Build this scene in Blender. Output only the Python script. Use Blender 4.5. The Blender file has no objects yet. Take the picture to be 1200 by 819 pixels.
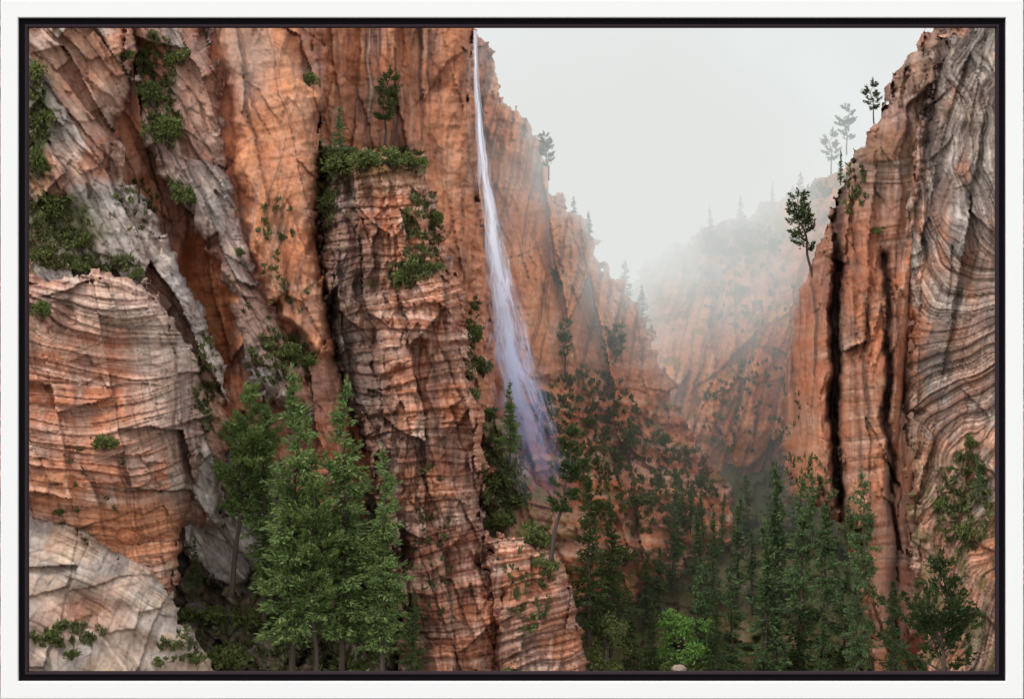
import bpy, bmesh, math, random
import numpy as np
from mathutils import Vector, noise as mn
C = bpy.context.scene.collection
CAMD = 2.4
def P(px, py, d):
    """picture-plane coordinates (mm on the frame front) + depth in mm -> metres"""
    s = (CAMD + d/1000.0)/CAMD
    return ((px-600)/1000.0*s, d/1000.0, (409.5-py)/1000.0*s)
def SC(d): return (CAMD + d/1000.0)/CAMD/1000.0

# ---------------------------------------------------------------- noise
def H(ix, iy, s=0):
    n = (ix.astype(np.int64)*374761393 + iy.astype(np.int64)*668265263 + int(s)*144269504) & 0xffffffff
    n = ((n ^ (n >> 13))*1274126177) & 0xffffffff
    n = n ^ (n >> 16)
    n = ((n)*668265263) & 0xffffffff
    n = n ^ (n >> 15)
    return n/4294967296.0
def vn(x, y, s=0):
    x0 = np.floor(x); y0 = np.floor(y); fx = x-x0; fy = y-y0
    u = fx*fx*fx*(fx*(fx*6-15)+10); v = fy*fy*fy*(fy*(fy*6-15)+10)
    def g(i, j):
        a = H(x0+i, y0+j, s)*6.2831853
        return np.cos(a)*(fx-i)+np.sin(a)*(fy-j)
    a = g(0, 0)*(1-u)+g(1, 0)*u; b = g(0, 1)*(1-u)+g(1, 1)*u
    return (a*(1-v)+b*v)*1.5
def fbm(x, y, s=0, o=4):
    r = 0; a = 1; t = 0
    for i in range(o):
        r = r + a*vn(x*2**i+i*17.3, y*2**i-i*9.1, s+i*7); t += a; a *= .52
    return r/t*1.5
def sstep(a, b, x):
    t = np.clip((x-a)/(b-a), 0, 1); return t*t*(3-2*t)
def pdist(px, py, pts, closed=False):
    best = np.full(px.shape, 1e9); n = len(pts)
    for i in range(n if closed else n-1):
        ax, ay = pts[i][:2]; bx, by = pts[(i+1) % n][:2]
        vx, vy = bx-ax, by-ay; L = vx*vx+vy*vy+1e-9
        t = np.clip(((px-ax)*vx+(py-ay)*vy)/L, 0, 1)
        best = np.minimum(best, (px-ax-t*vx)**2+(py-ay-t*vy)**2)
    return np.sqrt(best)
def inside(px, py, pts):
    r = np.zeros(px.shape, bool); n = len(pts)
    for i in range(n):
        ax, ay = pts[i]; bx, by = pts[(i+1) % n]
        if ay == by: continue
        c = ((ay > py) != (by > py)) & (px < (bx-ax)*(py-ay)/(by-ay)+ax)
        r ^= c
    return r
def sdf(px, py, pts):
    d = pdist(px, py, pts, True); return np.where(inside(px, py, pts), d, -d)
def ell(px, py, cx, cy, rx, ry, soft=.5):
    return 1-sstep(1-soft, 1+soft, np.sqrt(((px-cx)/rx)**2+((py-cy)/ry)**2))
def pmask(px, py, pts, soft=12): return sstep(-soft, soft, sdf(px, py, pts))
def seg(px, py, pts, w): return np.exp(-(pdist(px, py, pts)/w)**2)
def lin(c):
    c = np.array(c, float)/255.0
    return np.where(c <= .04045, c/12.92, ((c+.055)/1.055)**2.4)
def mix(a, b, t):
    t = np.asarray(t)[..., None]; return a*(1-t)+b*t

OR1 = lin((226, 154, 112)); OR2 = lin((202, 128, 92)); RB = lin((168, 108, 84)); PK = lin((228, 202, 184)); GR = lin((178, 168, 163))
CR = lin((232, 220, 206)); DK = lin((78, 60, 56)); BR = lin((142, 106, 88)); GN = lin((100, 106, 58)); EA = lin((86, 76, 58)); DG = lin((120, 110, 105)); PG = lin((150, 128, 122)); TN = lin((198, 168, 140))

# ---------------------------------------------------------------- rock relief
def strata(v, per, s, px):
    q = v/per; q = q+.7*vn(q*.37, px/300., s)+.22*vn(q*1.3, px/140., s+5)
    i = np.floor(q); f = q-i
    h0 = H(i, i*0, s); h1 = H(i+1, i*0, s)
    h = h0+(h1-h0)*sstep(.86, 1, f)
    g = np.exp(-(np.minimum(f, 1-f)/.10)**2)
    return h, f, g
def blocks(x, y, w, h, s, tilt=0., skew=0.):
    X = x+tilt*y
    q = X/w+.6*vn(X/w*.45, y/700., s); ci = np.floor(q); fx = q-ci
    ry = (y+skew*X)/h+H(ci, ci*0, s+1)*9+(H(ci, ci*0, s+2)-.5)*.9*fx
    ri = np.floor(ry); fy = ry-ri
    a = H(ci, ri, s+3); b = H(ci, ri, s+4); c = H(ci, ri, s+5)
    z = (a-.5)+(fx-.5)*(b-.5)*2.0-(fy-.5)*(c-.15)*.9
    e = np.minimum(np.minimum(fx, 1-fx)*w, np.minimum(fy, 1-fy)*h)
    return z, np.exp(-(e/1.4)**2)*H(ci, ri, s+6), a
def relief(px, py, s, v=None, ang=0, per=14, led=6, facet=60, famp=34, warp=14, stretch=2.3, fine=3.0, tilt=0, patchy=True, cb=.3, broken=None):
    wx = px+7*fbm(px/90, py/90, s)+1.0*fbm(px/9, py/9, s+12, 3); wy = py+7*fbm(px/90+9, py/90, s+3)+1.0*fbm(px/9, py/9, s+13, 3)
    a = math.radians(ang)
    if v is None: v = -px*math.sin(a)+py*math.cos(a)+warp*fbm(px/190, py/190, s+8, 2)
    q = v/(per*4.6)+.35*vn(px/210., v/120., s+15); si = np.floor(q); sf = q-si
    dip = (H(si, si*0, s+16)-.5)*2
    v = v+cb*dip*px*.55+cb*per*3.0*(sf-.5)**2*dip
    v = v+.6*fbm(px/10, py/6, s+14, 3)
    setg = np.exp(-(np.minimum(sf, 1-sf)*per*4.6/1.8)**2)*cb*2
    h, f, g = strata(v, per, s+2, px)
    h2, f2, g2 = strata(v, per*.38, s+4, px)
    h3, f3, g3 = strata(v, per*.19, s+6, px)
    k = math.tan(math.radians(tilt)); sk = math.tan(math.radians(ang)) if abs(ang) < 60 else 0
    B1, c1, a1 = blocks(wx, wy, facet, facet*stretch, s+31, k, -sk)
    B2, c2, a2 = blocks(wx, wy, facet*.45, facet*stretch*.45, s+41, k-.22, -sk+.1)
    B3, c3, a3 = blocks(wx, wy, facet*.19, facet*stretch*.17, s+51, k+.15, -sk-.1)
    B4, c4, a4 = blocks(wx, wy, 15, 88, s+61, k+.05, -sk-.2)
    br = sstep(-.25, .35, fbm(px/80, py/110, s+78, 3)) if broken is None else broken
    br = .22+.78*br
    pm = (.12+1.0*sstep(-.25, .5, fbm(px/75, py/75, s+77, 3))) if patchy else 1.
    z = famp*(B1*1.0+B2*.42*br+B3*.13*br+B4*.07)+pm*(led*((h-.5)*2-(f-.5)*.9+g*.5)+led*.45*((h2-.5)*2-(f2-.5)+g2*.4)+led*.2*(h3-.5)*2+led*.4*setg)+fine*.5*fbm(px/9, py/9, s+60, 4)+famp*.25*fbm(px/55, py/70, s+70, 3)
    return z, dict(h=h, h2=h2, h3=h3, g=g*pm+setg*.6*np.clip(pm, 0, 1), g2=g2*pm, cr=c1, cr2=c2*br, cr3=c3*br, cr4=c4, id=a1, i2=a2, i3=a3*br, f=f, pm=np.clip(pm, 0, 1)*np.ones(px.shape))
def rockcol(px, py, s, I, c1, c2, cpale, pale=.35, streak=.4, lay=.35, sc=(14, 170), dark=DK, strdir=0, grime=.5):
    n = fbm(px/85, py/85, s+80)*.9+.5
    col = mix(c1, c2, np.clip(n+(I['id']-.5)*.5+(I['i2']-.5)*.3+(I['i3']-.5)*.15, 0, 1))
    col = mix(col, PG, sstep(.0, .7, fbm(px/48, py/80, s+84, 4))*grime)
    col = mix(col, TN, sstep(.15, .8, fbm(px/34+30, py/40, s+85, 4))*grime*.8)
    p = np.clip((I['h']-.45)*1.3*(.3+.7*I['pm'])+fbm(px/60, py/24, s+81)*.8, 0, 1)*pale+np.clip((I['h2']-.5)*2, 0, 1)*pale*.6*I['pm']+np.clip((I['h3']-.6)*2.2, 0, 1)*pale*.6*I['pm']
    col = mix(col, cpale, np.clip(p, 0, .85))
    col = col*(1+lay*I['pm'][..., None]*((I['h2'][..., None]-.5)+.8*(I['h3'][..., None]-.5)))
    sx = px+strdir*py+4*fbm(px/60, py/60, s+93, 2)
    st = sstep(.10, .65, fbm(sx/sc[0], py/sc[1], s+90, 4)+.4*fbm(px/130, py/130, s+91))
    col = mix(col, dark, st*streak)
    ps = sstep(.25, .8, fbm(sx/(sc[0]*.7)+40, py/sc[1], s+92, 4))
    col = mix(col, cpale, ps*.4)
    col = mix(col, dark, np.clip(I['cr']*.7+I['g']*.16+I['cr2']*.55+I['cr3']*.2+I['cr4']*.35, 0, .7))
    col = col*(1+.18*fbm(px/5, py/5, s+95, 3)[..., None])*(1+.14*fbm(px/20, py/20, s+96, 3)[..., None])
    return np.clip(col, .008, .88)

# ---------------------------------------------------------------- objects
def tag(o, label=None, cat=None, group=None, kind=None):
    if label: o['label'] = label
    if cat: o['category'] = cat
    if group: o['group'] = group
    if kind: o['kind'] = kind
    return o
def mk(name, V, F, mat, parent=None, col=None, smooth=False, uv=None):
    V = np.asarray(V, dtype=np.float32); F = np.asarray(F, dtype=np.int32); k = F.shape[1]
    me = bpy.data.meshes.new(name)
    me.vertices.add(len(V)); me.vertices.foreach_set('co', V.ravel())
    me.loops.add(F.size); me.loops.foreach_set('vertex_index', F.ravel())
    me.polygons.add(len(F)); me.polygons.foreach_set('loop_start', np.arange(0, F.size, k, dtype=np.int32))
    me.polygons.foreach_set('loop_total', np.full(len(F), k, dtype=np.int32))
    me.polygons.foreach_set('use_smooth', np.full(len(F), smooth, dtype=bool))
    me.update(calc_edges=True); me.validate()
    if col is not None:
        a = me.color_attributes.new('Col', 'FLOAT_COLOR', 'POINT')
        cc = np.ones((len(V), 4), np.float32); cc[:, :3] = col; a.data.foreach_set('color', cc.ravel())
    if uv is not None:
        l = me.uv_layers.new(name='UVMap'); l.data.foreach_set('uv', np.asarray(uv, np.float32)[F.ravel()].ravel())
    me.materials.append(mat)
    o = bpy.data.objects.new(name, me); C.objects.link(o); o.parent = parent
    return o
SURF = []
def surf(px, py):
    best = None
    for xs, ys, D in SURF:
        i = int(round((px-xs[0])/(xs[1]-xs[0]))); j = int(round((py-ys[0])/(ys[1]-ys[0])))
        if 0 <= i < len(xs) and 0 <= j < len(ys):
            d = D[j, i]
            if not np.isnan(d) and (best is None or d < best): best = d
    return best if best is not None else 1500.
def mass(name, label, cat, poly, fn, mat, step=1.6, roll=(90, 6), roll2=(40, 30), en=5, seed=1):
    xs = np.arange(min(p[0] for p in poly)-8, max(p[0] for p in poly)+8, step)
    ys = np.arange(min(p[1] for p in poly)-8, max(p[1] for p in poly)+8, step)
    X, Y = np.meshgrid(xs, ys)
    d = sdf(X, Y, poly)+en*fbm(X/16, Y/16, seed+200, 4)+en*.8*fbm(X/50, Y/50, seed+210, 2)
    jb, _, _ = blocks(X+3*fbm(X/12, Y/12, seed+5), Y, 17, 26, seed+220, .1, .1)
    d = d+en*1.1*jb
    gy, gx = np.gradient(d, step)
    gl = np.sqrt(gx*gx+gy*gy)+1e-6
    keep = d > -step*1.3
    mv = np.minimum(np.where(d < 0, -d, 0), step*1.3)
    X2 = X+mv*gx/gl; Y2 = Y+mv*gy/gl
    dd = np.maximum(d, 0)
    z, col = fn(X, Y)
    z = z+roll[0]*np.exp(-dd/roll[1])+roll2[0]*np.exp(-dd/roll2[1])
    SURF.append((xs, ys, np.where(d > 2, z, np.nan)))
    s = (CAMD+z/1000)/CAMD
    V = np.stack([(X2-600)/1000*s, z/1000, (409.5-Y2)/1000*s], -1)
    idx = -np.ones(X.shape, np.int64); idx[keep] = np.arange(keep.sum())
    q = keep[:-1, :-1] & keep[1:, :-1] & keep[:-1, 1:] & keep[1:, 1:]
    F = np.stack([idx[:-1, :-1][q], idx[1:, :-1][q], idx[1:, 1:][q], idx[:-1, 1:][q]], -1)
    o = mk(name, V[keep], F, mat, None, col[keep], smooth=True)
    return tag(o, label, cat, None, 'structure')

# ---------------------------------------------------------------- materials
def newmat(n):
    m = bpy.data.materials.new(n); m.use_nodes = True; t = m.node_tree
    return m, t, t.nodes, t.links, t.nodes['Principled BSDF']
def rockmat(name, bump=.5, rough=.85, spec=.2):
    m, t, N, L, b = newmat(name)
    at = N.new('ShaderNodeAttribute'); at.attribute_name = 'Col'
    tc = N.new('ShaderNodeTexCoord')
    n1 = N.new('ShaderNodeTexNoise'); n1.inputs['Scale'].default_value = 130; n1.inputs['Detail'].default_value = 6; n1.inputs['Roughness'].default_value = .7
    L.new(tc.outputs['Object'], n1.inputs['Vector'])
    mr = N.new('ShaderNodeMapRange'); mr.inputs['From Min'].default_value = .32; mr.inputs['From Max'].default_value = .68; mr.inputs['To Min'].default_value = .80; mr.inputs['To Max'].default_value = 1.2
    L.new(n1.outputs['Fac'], mr.inputs['Value'])
    mu = N.new('ShaderNodeVectorMath'); mu.operation = 'SCALE'
    L.new(at.outputs['Color'], mu.inputs[0]); L.new(mr.outputs[0], mu.inputs['Scale'])
    L.new(mu.outputs[0], b.inputs['Base Color'])
    bp = N.new('ShaderNodeBump'); bp.inputs['Strength'].default_value = bump; bp.inputs['Distance'].default_value = .005
    L.new(n1.outputs['Fac'], bp.inputs['Height']); L.new(bp.outputs[0], b.inputs['Normal'])
    b.inputs['Roughness'].default_value = rough; b.inputs['Specular IOR Level'].default_value = spec
    return m
ROCK = rockmat('sandstone', .38); WET = rockmat('wet_sandstone', .3, .65, .2); SOIL = rockmat('forest_soil', .8, .95)
def leafmat(name, dark, light, scale=12, tl=.3):
    m, t, N, L, b = newmat(name)
    ge = N.new('ShaderNodeNewGeometry'); tc = N.new('ShaderNodeTexCoord')
    n = N.new('ShaderNodeTexNoise'); n.inputs['Scale'].default_value = scale; n.inputs['Detail'].default_value = 2
    L.new(tc.outputs['Object'], n.inputs['Vector'])
    a = N.new('ShaderNodeMath'); a.operation = 'MULTIPLY_ADD'; a.inputs[1].default_value = .55; L.new(ge.outputs['Random Per Island'], a.inputs[0])
    mr = N.new('ShaderNodeMapRange'); mr.inputs['From Min'].default_value = .35; mr.inputs['From Max'].default_value = .7; mr.inputs['To Min'].default_value = 0; mr.inputs['To Max'].default_value = .5
    L.new(n.outputs['Fac'], mr.inputs['Value']); L.new(mr.outputs[0], a.inputs[2])
    r = N.new('ShaderNodeMix'); r.data_type = 'RGBA'; r.inputs[6].default_value = (*dark, 1); r.inputs[7].default_value = (*light, 1)
    L.new(a.outputs[0], r.inputs[0]); L.new(r.outputs[2], b.inputs['Base Color'])
    b.inputs['Roughness'].default_value = .7; b.inputs['Specular IOR Level'].default_value = .1
    tr = N.new('ShaderNodeBsdfTranslucent'); L.new(r.outputs[2], tr.inputs['Color'])
    ms = N.new('ShaderNodeMixShader'); ms.inputs[0].default_value = tl
    L.new(b.outputs[0], ms.inputs[1]); L.new(tr.outputs[0], ms.inputs[2]); L.new(ms.outputs[0], N['Material Output'].inputs['Surface'])
    return m
FIR = leafmat('fir_needles', (.07, .115, .038), (.30, .40, .14))
PINE = leafmat('pine_needles', (.08, .125, .04), (.29, .37, .12))
DARKF = leafmat('dark_needles', (.026, .044, .017), (.12, .165, .055))
FARF = leafmat('far_needles', (.055, .095, .042), (.20, .29, .12))
BUSH = leafmat('shrub_leaves', (.055, .072, .025), (.23, .27, .085))
BRIGHT = leafmat('bright_leaves', (.09, .21, .04), (.28, .46, .12))
NEAR = leafmat('near_needles', (.018, .032, .012), (.085, .12, .04))
GRASS = leafmat('ledge_growth', (.07, .08, .03), (.22, .23, .10), 60)
def barkmat(name, c1, c2):
    m, t, N, L, b = newmat(name)
    tc = N.new('ShaderNodeTexCoord'); mp = N.new('ShaderNodeMapping'); mp.inputs['Scale'].default_value = (60, 60, 8)
    n = N.new('ShaderNodeTexNoise'); n.inputs['Scale'].default_value = 1.; n.inputs['Detail'].default_value = 6
    L.new(tc.outputs['Object'], mp.inputs[0]); L.new(mp.outputs[0], n.inputs['Vector'])
    r = N.new('ShaderNodeMix'); r.data_type = 'RGBA'; r.inputs[6].default_value = (*c1, 1); r.inputs[7].default_value = (*c2, 1)
    L.new(n.outputs['Fac'], r.inputs[0]); L.new(r.outputs[2], b.inputs['Base Color']); b.inputs['Roughness'].default_value = .9
    return m
BARK = barkmat('bark', (.03, .02, .015), (.12, .08, .06))

# ---------------------------------------------------------------- cliffs
def f_back_left(px, py):                 # brown wall left of the fall
    z, I = relief(px, py, 11, ang=3, per=20, led=.8, facet=52, famp=36, stretch=7., tilt=3, cb=.05)
    z = 560+z
    c = rockcol(px, py, 11, I, OR2, BR, PK, pale=.10, streak=.8, sc=(8, 300), lay=.1)
    m = sstep(-.1, .5, fbm(px/60, py/200, 15)+.25)
    c = mix(c, rockcol(px, py, 16, I, OR1, OR2, PK, pale=.10, streak=.45, sc=(7, 260), lay=.1, grime=.3), m*.75)
    return z, c
def f_back_right(px, py):
    z, I = relief(px, py, 21, ang=8, per=20, led=1.0, facet=50, famp=46, stretch=5., tilt=-9, cb=.1)
    base = 760+1.35*np.maximum(px-610, 0)-.75*np.maximum(py-430, 0)
    rib = 26*np.abs(np.sin((px+.30*py)/34.+.8*fbm(px/90, py/150, 27)))
    c = rockcol(px, py, 21, I, OR1, OR2, PK, pale=.15, streak=.65, sc=(7, 240), strdir=.2, lay=.12)
    low = sstep(380, 500, py+40*fbm(px/60, py/60, 28))
    c = mix(c, mix(OR2*.95, PK*.85, np.clip(I['h2']*1.3-.4, 0, 1)), low*.5)
    c = mix(c, RB*.85, low*.35*sstep(-.2, .4, fbm(px/36, py/30, 26)))
    c = mix(c, GN*.95, low*sstep(.05, .5, fbm(px/28, py/22, 29))*.6)
    z2, I2 = relief(px, py, 24, ang=30, per=12, led=4, facet=28, famp=24, stretch=1.3, tilt=-20)
    z = z+low*(26*fbm(px/40, py/30, 30)+z2*.6)
    c = mix(c, DK, low*np.clip(I2['cr']*.4+I2['g']*.2, 0, .5))
    return base+z+rib, c
def f_upper_left(px, py):                # orange face, recess
    wx = px+12*fbm(px/50, py/50, 33); wy = py+12*fbm(px/50, py/50, 34)
    slab = pmask(wx, wy, [(262, 20), (330, 20), (372, 120), (380, 250), (376, 330), (395, 420), (330, 380), (300, 300), (285, 200), (268, 120)], 8)
    z, I = relief(px, py, 31, ang=-6, per=19, led=1.4, facet=50, famp=42, stretch=3.6, tilt=-12, cb=.1)
    z = z*(1-.45*slab)
    cave = ell(wx, wy, 240, 365, 34, 90, .4)
    z = 430+z+cave*110-slab*45+35*ell(wx, wy, 205, 230, 45, 60, .5)
    c = rockcol(px, py, 31, I, OR2, RB, GR, pale=.25, streak=.55, sc=(8, 180), lay=.15)
    cs = rockcol(px, py, 35, I, OR1, OR2, PK, pale=.2, streak=.5, sc=(7, 190), strdir=.25, lay=.1, grime=.35)
    c = mix(c, cs, slab)
    c = mix(c, rockcol(px, py, 37, I, OR1*1.1, OR1, OR1, pale=.1, streak=.2, grime=.1, lay=.1), ell(wx, wy, 245, 345, 34, 90, .4))
    c = mix(c, GR*.8, ell(wx, wy, 290, 60, 28, 60, .6)*.5)
    return z, c
def f_pale_spur(px, py):                 # pale ramp in front of the recess (left)
    v = py*.75-px*.66+10*fbm(px/140, py/140, 41, 3)
    z, I = relief(px, py, 41, v=v, per=15, led=1.4, facet=50, famp=46, stretch=2.2, tilt=-30, fine=2.5, cb=.1, broken=.8)
    z = 285+z+.35*(px-80)+.10*(300-py)
    c = rockcol(px, py, 41, I, GR*1.05, PK*.85, CR*.9, pale=.35, streak=.3, sc=(10, 90), strdir=-.5, lay=.2)
    om = np.clip((I['id']-.5)*4, 0, 1)*.7
    c = mix(c, rockcol(px, py, 48, I, OR1, RB, PK, pale=.25, streak=.3, lay=.2), om)
    wx = px+14*fbm(px/40, py/40, 43); wy = py+14*fbm(px/40, py/40, 44)
    c = mix(c, rockcol(px, py, 45, I, OR1, RB, PK, pale=.3), np.clip(ell(wx, wy, 118, 190, 30, 28, .5)+ell(wx, wy, 150, 45, 24, 40, .5)+ell(wx, wy, 60, 210, 24, 34, .5)+ell(wx, wy, 90, 90, 26, 26, .5)*.7, 0, 1)*.85)
    c = mix(c, GN*.7, np.clip(ell(wx, wy, 38, 150, 22, 70, .5)+ell(wx, wy, 70, 265, 55, 32, .5), 0, 1)*.75)
    return z, c
def f_grey_pillar(px, py):
    v = py*.8-px*.6+10*fbm(px/90, py/90, 51, 3)
    z, I = relief(px, py, 51, v=v, per=16, led=1.2, facet=36, famp=36, stretch=4, tilt=-24, fine=2, broken=.7, cb=.1)
    c = rockcol(px, py, 51, I, GR*.95, GR*.6+OR2*.4, CR, pale=.25, streak=.45, sc=(8, 140), strdir=-.5, lay=.15)
    c = mix(c, rockcol(px, py, 55, I, OR2, RB, PK, pale=.2, streak=.4, lay=.1), np.clip(np.clip((I['id']-.6)*4, 0, 1)*.6+.6*(1-sstep(60, 170, py))*(1-sstep(175, 205, px)), 0, 1))
    return 375+z, c
def f_dome(px, py):
    v = py+.0017*(px-120)**2*np.where(px < 120, .7, 1.)+8*fbm(px/140, py/70, 63, 2)
    up = sstep(410, 350, py)
    v = v+up*(-.30*(px-100))
    z, I = relief(px, py, 61, v=v, ang=0, per=9, led=3.6, facet=95, famp=36, stretch=.7, tilt=-14, fine=1.6, patchy=False, cb=.45)
    z = 165+z+.25*(px-60)+80*sstep(184, 226, px-.04*(py-400)+5*fbm(px/20, py/30, 69))+22*np.sin((py-380)/34.)*ell(px, py, 90, 480, 110, 120, .5)
    z = z+30*sstep(590, 640, py)
    c = rockcol(px, py, 61, I, OR2, OR2*.7+PG*.25, PK*.92, pale=.42, streak=.3, sc=(20, 80), lay=.6, grime=.5)
    c = mix(c, rockcol(px, py, 64, I, PK*.75, GR, CR, pale=.5, streak=.35), np.clip(ell(px, py, 140, 350, 80, 36, .7)+ell(px, py, 190, 430, 34, 80, .6)+sstep(.1, .6, fbm(px/60, py/40, 67))*.5, 0, 1)*.55)
    right = sstep(188, 206, px+6*fbm(px/20, py/20, 68))*(1-sstep(560, 620, py))
    c = mix(c, rockcol(px, py, 65, I, PK*.6, RB, CR*.8, pale=.3, streak=.6, sc=(6, 160), lay=.2), right*.85)
    c = mix(c, rockcol(px, py, 66, I, OR1*1.05, OR1, PK, pale=.15, streak=.15, grime=.1), np.clip(ell(px, py, 150, 625, 75, 32, .4)+ell(px, py, 60, 575, 40, 22, .4), 0, 1)*.85)
    return z, c
def f_slick(px, py):
    r = np.hypot((px+60)*.80, (py-880)*1.0)
    v = -r+9*fbm(px/130, py/90, 71, 3)
    z, I = relief(px, py, 71, v=v, per=10, led=1.7, facet=120, famp=18, stretch=1, tilt=20, fine=1.2, patchy=True, cb=.30)
    z = 120+z+.35*(px-40)-.45*(py-640)+24*fbm(px/70, py/60, 75, 2)
    c = rockcol(px, py, 71, I, TN*.85, PK*.68, CR*.85, pale=.42, streak=.35, sc=(30, 30), lay=.45)
    c = mix(c, rockcol(px, py, 73, I, GR*.85, GR, CR, pale=.4, streak=.3), sstep(-.2, .4, fbm(px/60, py/40, 76))*.7)
    c = mix(c, rockcol(px, py, 77, I, OR2, PK, PK, pale=.4), np.clip(ell(px, py, 90, 720, 60, 22, .7)*.6+sstep(0, .6, fbm(px/50, py/30, 74))*.3, 0, 1))
    return z, c
def f_buttress(px, py):
    v = py+.12*px+7*fbm(px/80, py/120, 81, 3)
    z, I = relief(px, py, 81, v=v, ang=-7, per=10, led=3.6, facet=38, famp=52, stretch=3.2, tilt=-9, fine=2.5, patchy=False, cb=.18, broken=.9)
    cx = 500+.06*(py-200)
    z = 345+z+.0026*(px-cx)**2*(1-.6*sstep(600, 720, py))-40*sstep(640, 780, py)
    c = rockcol(px, py, 81, I, OR2, RB, PK, pale=.36, streak=.45, sc=(8, 110), lay=.5)
    left = (1-sstep(400, 440, px-.14*(py-200)+20*fbm(px/30, py/40, 83)))
    z = z+40*left
    c = mix(c, rockcol(px, py, 85, I, BR, DG*.85, GR, pale=.3, streak=.5), left*.75)
    c = mix(c, GN*.7, (1-sstep(190, 240, py))*.5+sstep(.25, .7, fbm(px/30, py/18, 87))*.4*(1-sstep(330, 430, py)))
    return z, c
def f_outcrop(px, py):
    v = py+.22*px+5*fbm(px/50, py/70, 91, 3)
    z, I = relief(px, py, 91, v=v, ang=-10, per=9, led=4.5, facet=34, famp=30, stretch=1.5, tilt=5, fine=2, patchy=False, cb=.15)
    c = rockcol(px, py, 91, I, OR2*.9, RB, PK, pale=.4, streak=.3, lay=.6, sc=(12, 50))
    return 300+z+.004*(px-625)**2, c
def f_ledge(px, py):
    z, I = relief(px, py, 101, ang=20, per=14, led=6, facet=34, famp=34, stretch=1.5, tilt=-20)
    c = rockcol(px, py, 101, I, RB, EA*1.4, PK, pale=.3)
    c = mix(c, GN, sstep(-.25, .4, fbm(px/20, py/16, 102))*.75)
    return 480-.5*(py-560)+z, c
def f_pale_slab(px, py):
    z, I = relief(px, py, 161, ang=50, per=16, led=2, facet=44, famp=22, stretch=2, tilt=-30, fine=1.5)
    c = rockcol(px, py, 161, I, GR, DG, CR, pale=.4, streak=.45, sc=(8, 60), strdir=-.3, lay=.3)
    return 395-.1*(py-560)+z, c
def f_far(px, py):
    z, I = relief(px, py, 111, ang=-18, per=20, led=2.5, facet=50, famp=74, stretch=4, tilt=12, cb=.1)
    z = 1120+z+.9*np.maximum(940-px, -10)-.35*np.maximum(py-420, 0)
    c = rockcol(px, py, 111, I, OR1*[1.12, 1, .86], OR2*[1.1, 1, .85], PK, pale=.2, streak=.65, sc=(7, 190), strdir=.2, grime=.2, lay=.15)*1.02
    top = 1-sstep(0, 60, py-(330-.55*(px-780))-10)
    c = mix(c, GN*.9, top*.6*sstep(-.3, .3, fbm(px/20, py/20, 115)))
    c = mix(c, GN*.75, sstep(.1, .55, fbm(px/30, py/16, 118))*.5)
    c = mix(c, GN*.65, sstep(490, 590, py+40*fbm(px/50, py/50, 116))*.5)
    return z, c
CR1 = [(986, 215), (979, 260), (983, 310), (977, 370), (981, 430), (976, 480), (980, 540), (984, 592)]
CR2 = [(1036, 300), (1042, 350), (1040, 400), (1043, 440), (1038, 490), (1046, 540), (1044, 590), (1052, 640), (1046, 690), (1048, 750)]
def f_columns(px, py):                   # orange columns of the right wall
    z, I = relief(px, py, 121, ang=-10, per=13, led=1.8, facet=36, famp=42, stretch=6, tilt=2, cb=.2)
    z = 430+z-.9*(np.minimum(px, 1050)-940)+620*(1-sstep(912, 968, px+.06*(py-400)))+260*sstep(1066, 1110, px+.12*(py-300))
    wx = px+3.5*fbm(px/14, py/22, 127)
    vary = .62+.38*vn(px*0+3.3, py/38., 128)
    c1 = seg(wx, py, CR1, 5.)*(.5+.5*vary); c2 = seg(wx, py, CR2, 4.4)*vary
    z = z+c1*75+c2*55
    c = rockcol(px, py, 121, I, OR2, RB, PK, pale=.28, streak=.65, sc=(7, 210), lay=.25)
    c = mix(c, rockcol(px, py, 125, I, BR, EA*1.5, GR, pale=.25, streak=.5), (1-sstep(190, 330, py))*.75)
    c = mix(c, rockcol(px, py, 126, I, OR1, OR2, PK, pale=.4, streak=.4, grime=.4, lay=.25), sstep(430, 520, py)*(1-sstep(1035, 1060, px))*.6)
    stain = np.clip(1.2*seg(wx, py, CR1, 8)+seg(wx, py, CR2, 8)+.7*seg(wx, py, [(1016, 330), (1012, 420), (1018, 500)], 4)+.6*seg(wx, py, [(1004, 250), (1002, 420), (1010, 560)], 3), 0, 1)*(.75+.25*vary)
    c = mix(c, DK*.45, stain*.93)
    return z, c
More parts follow.
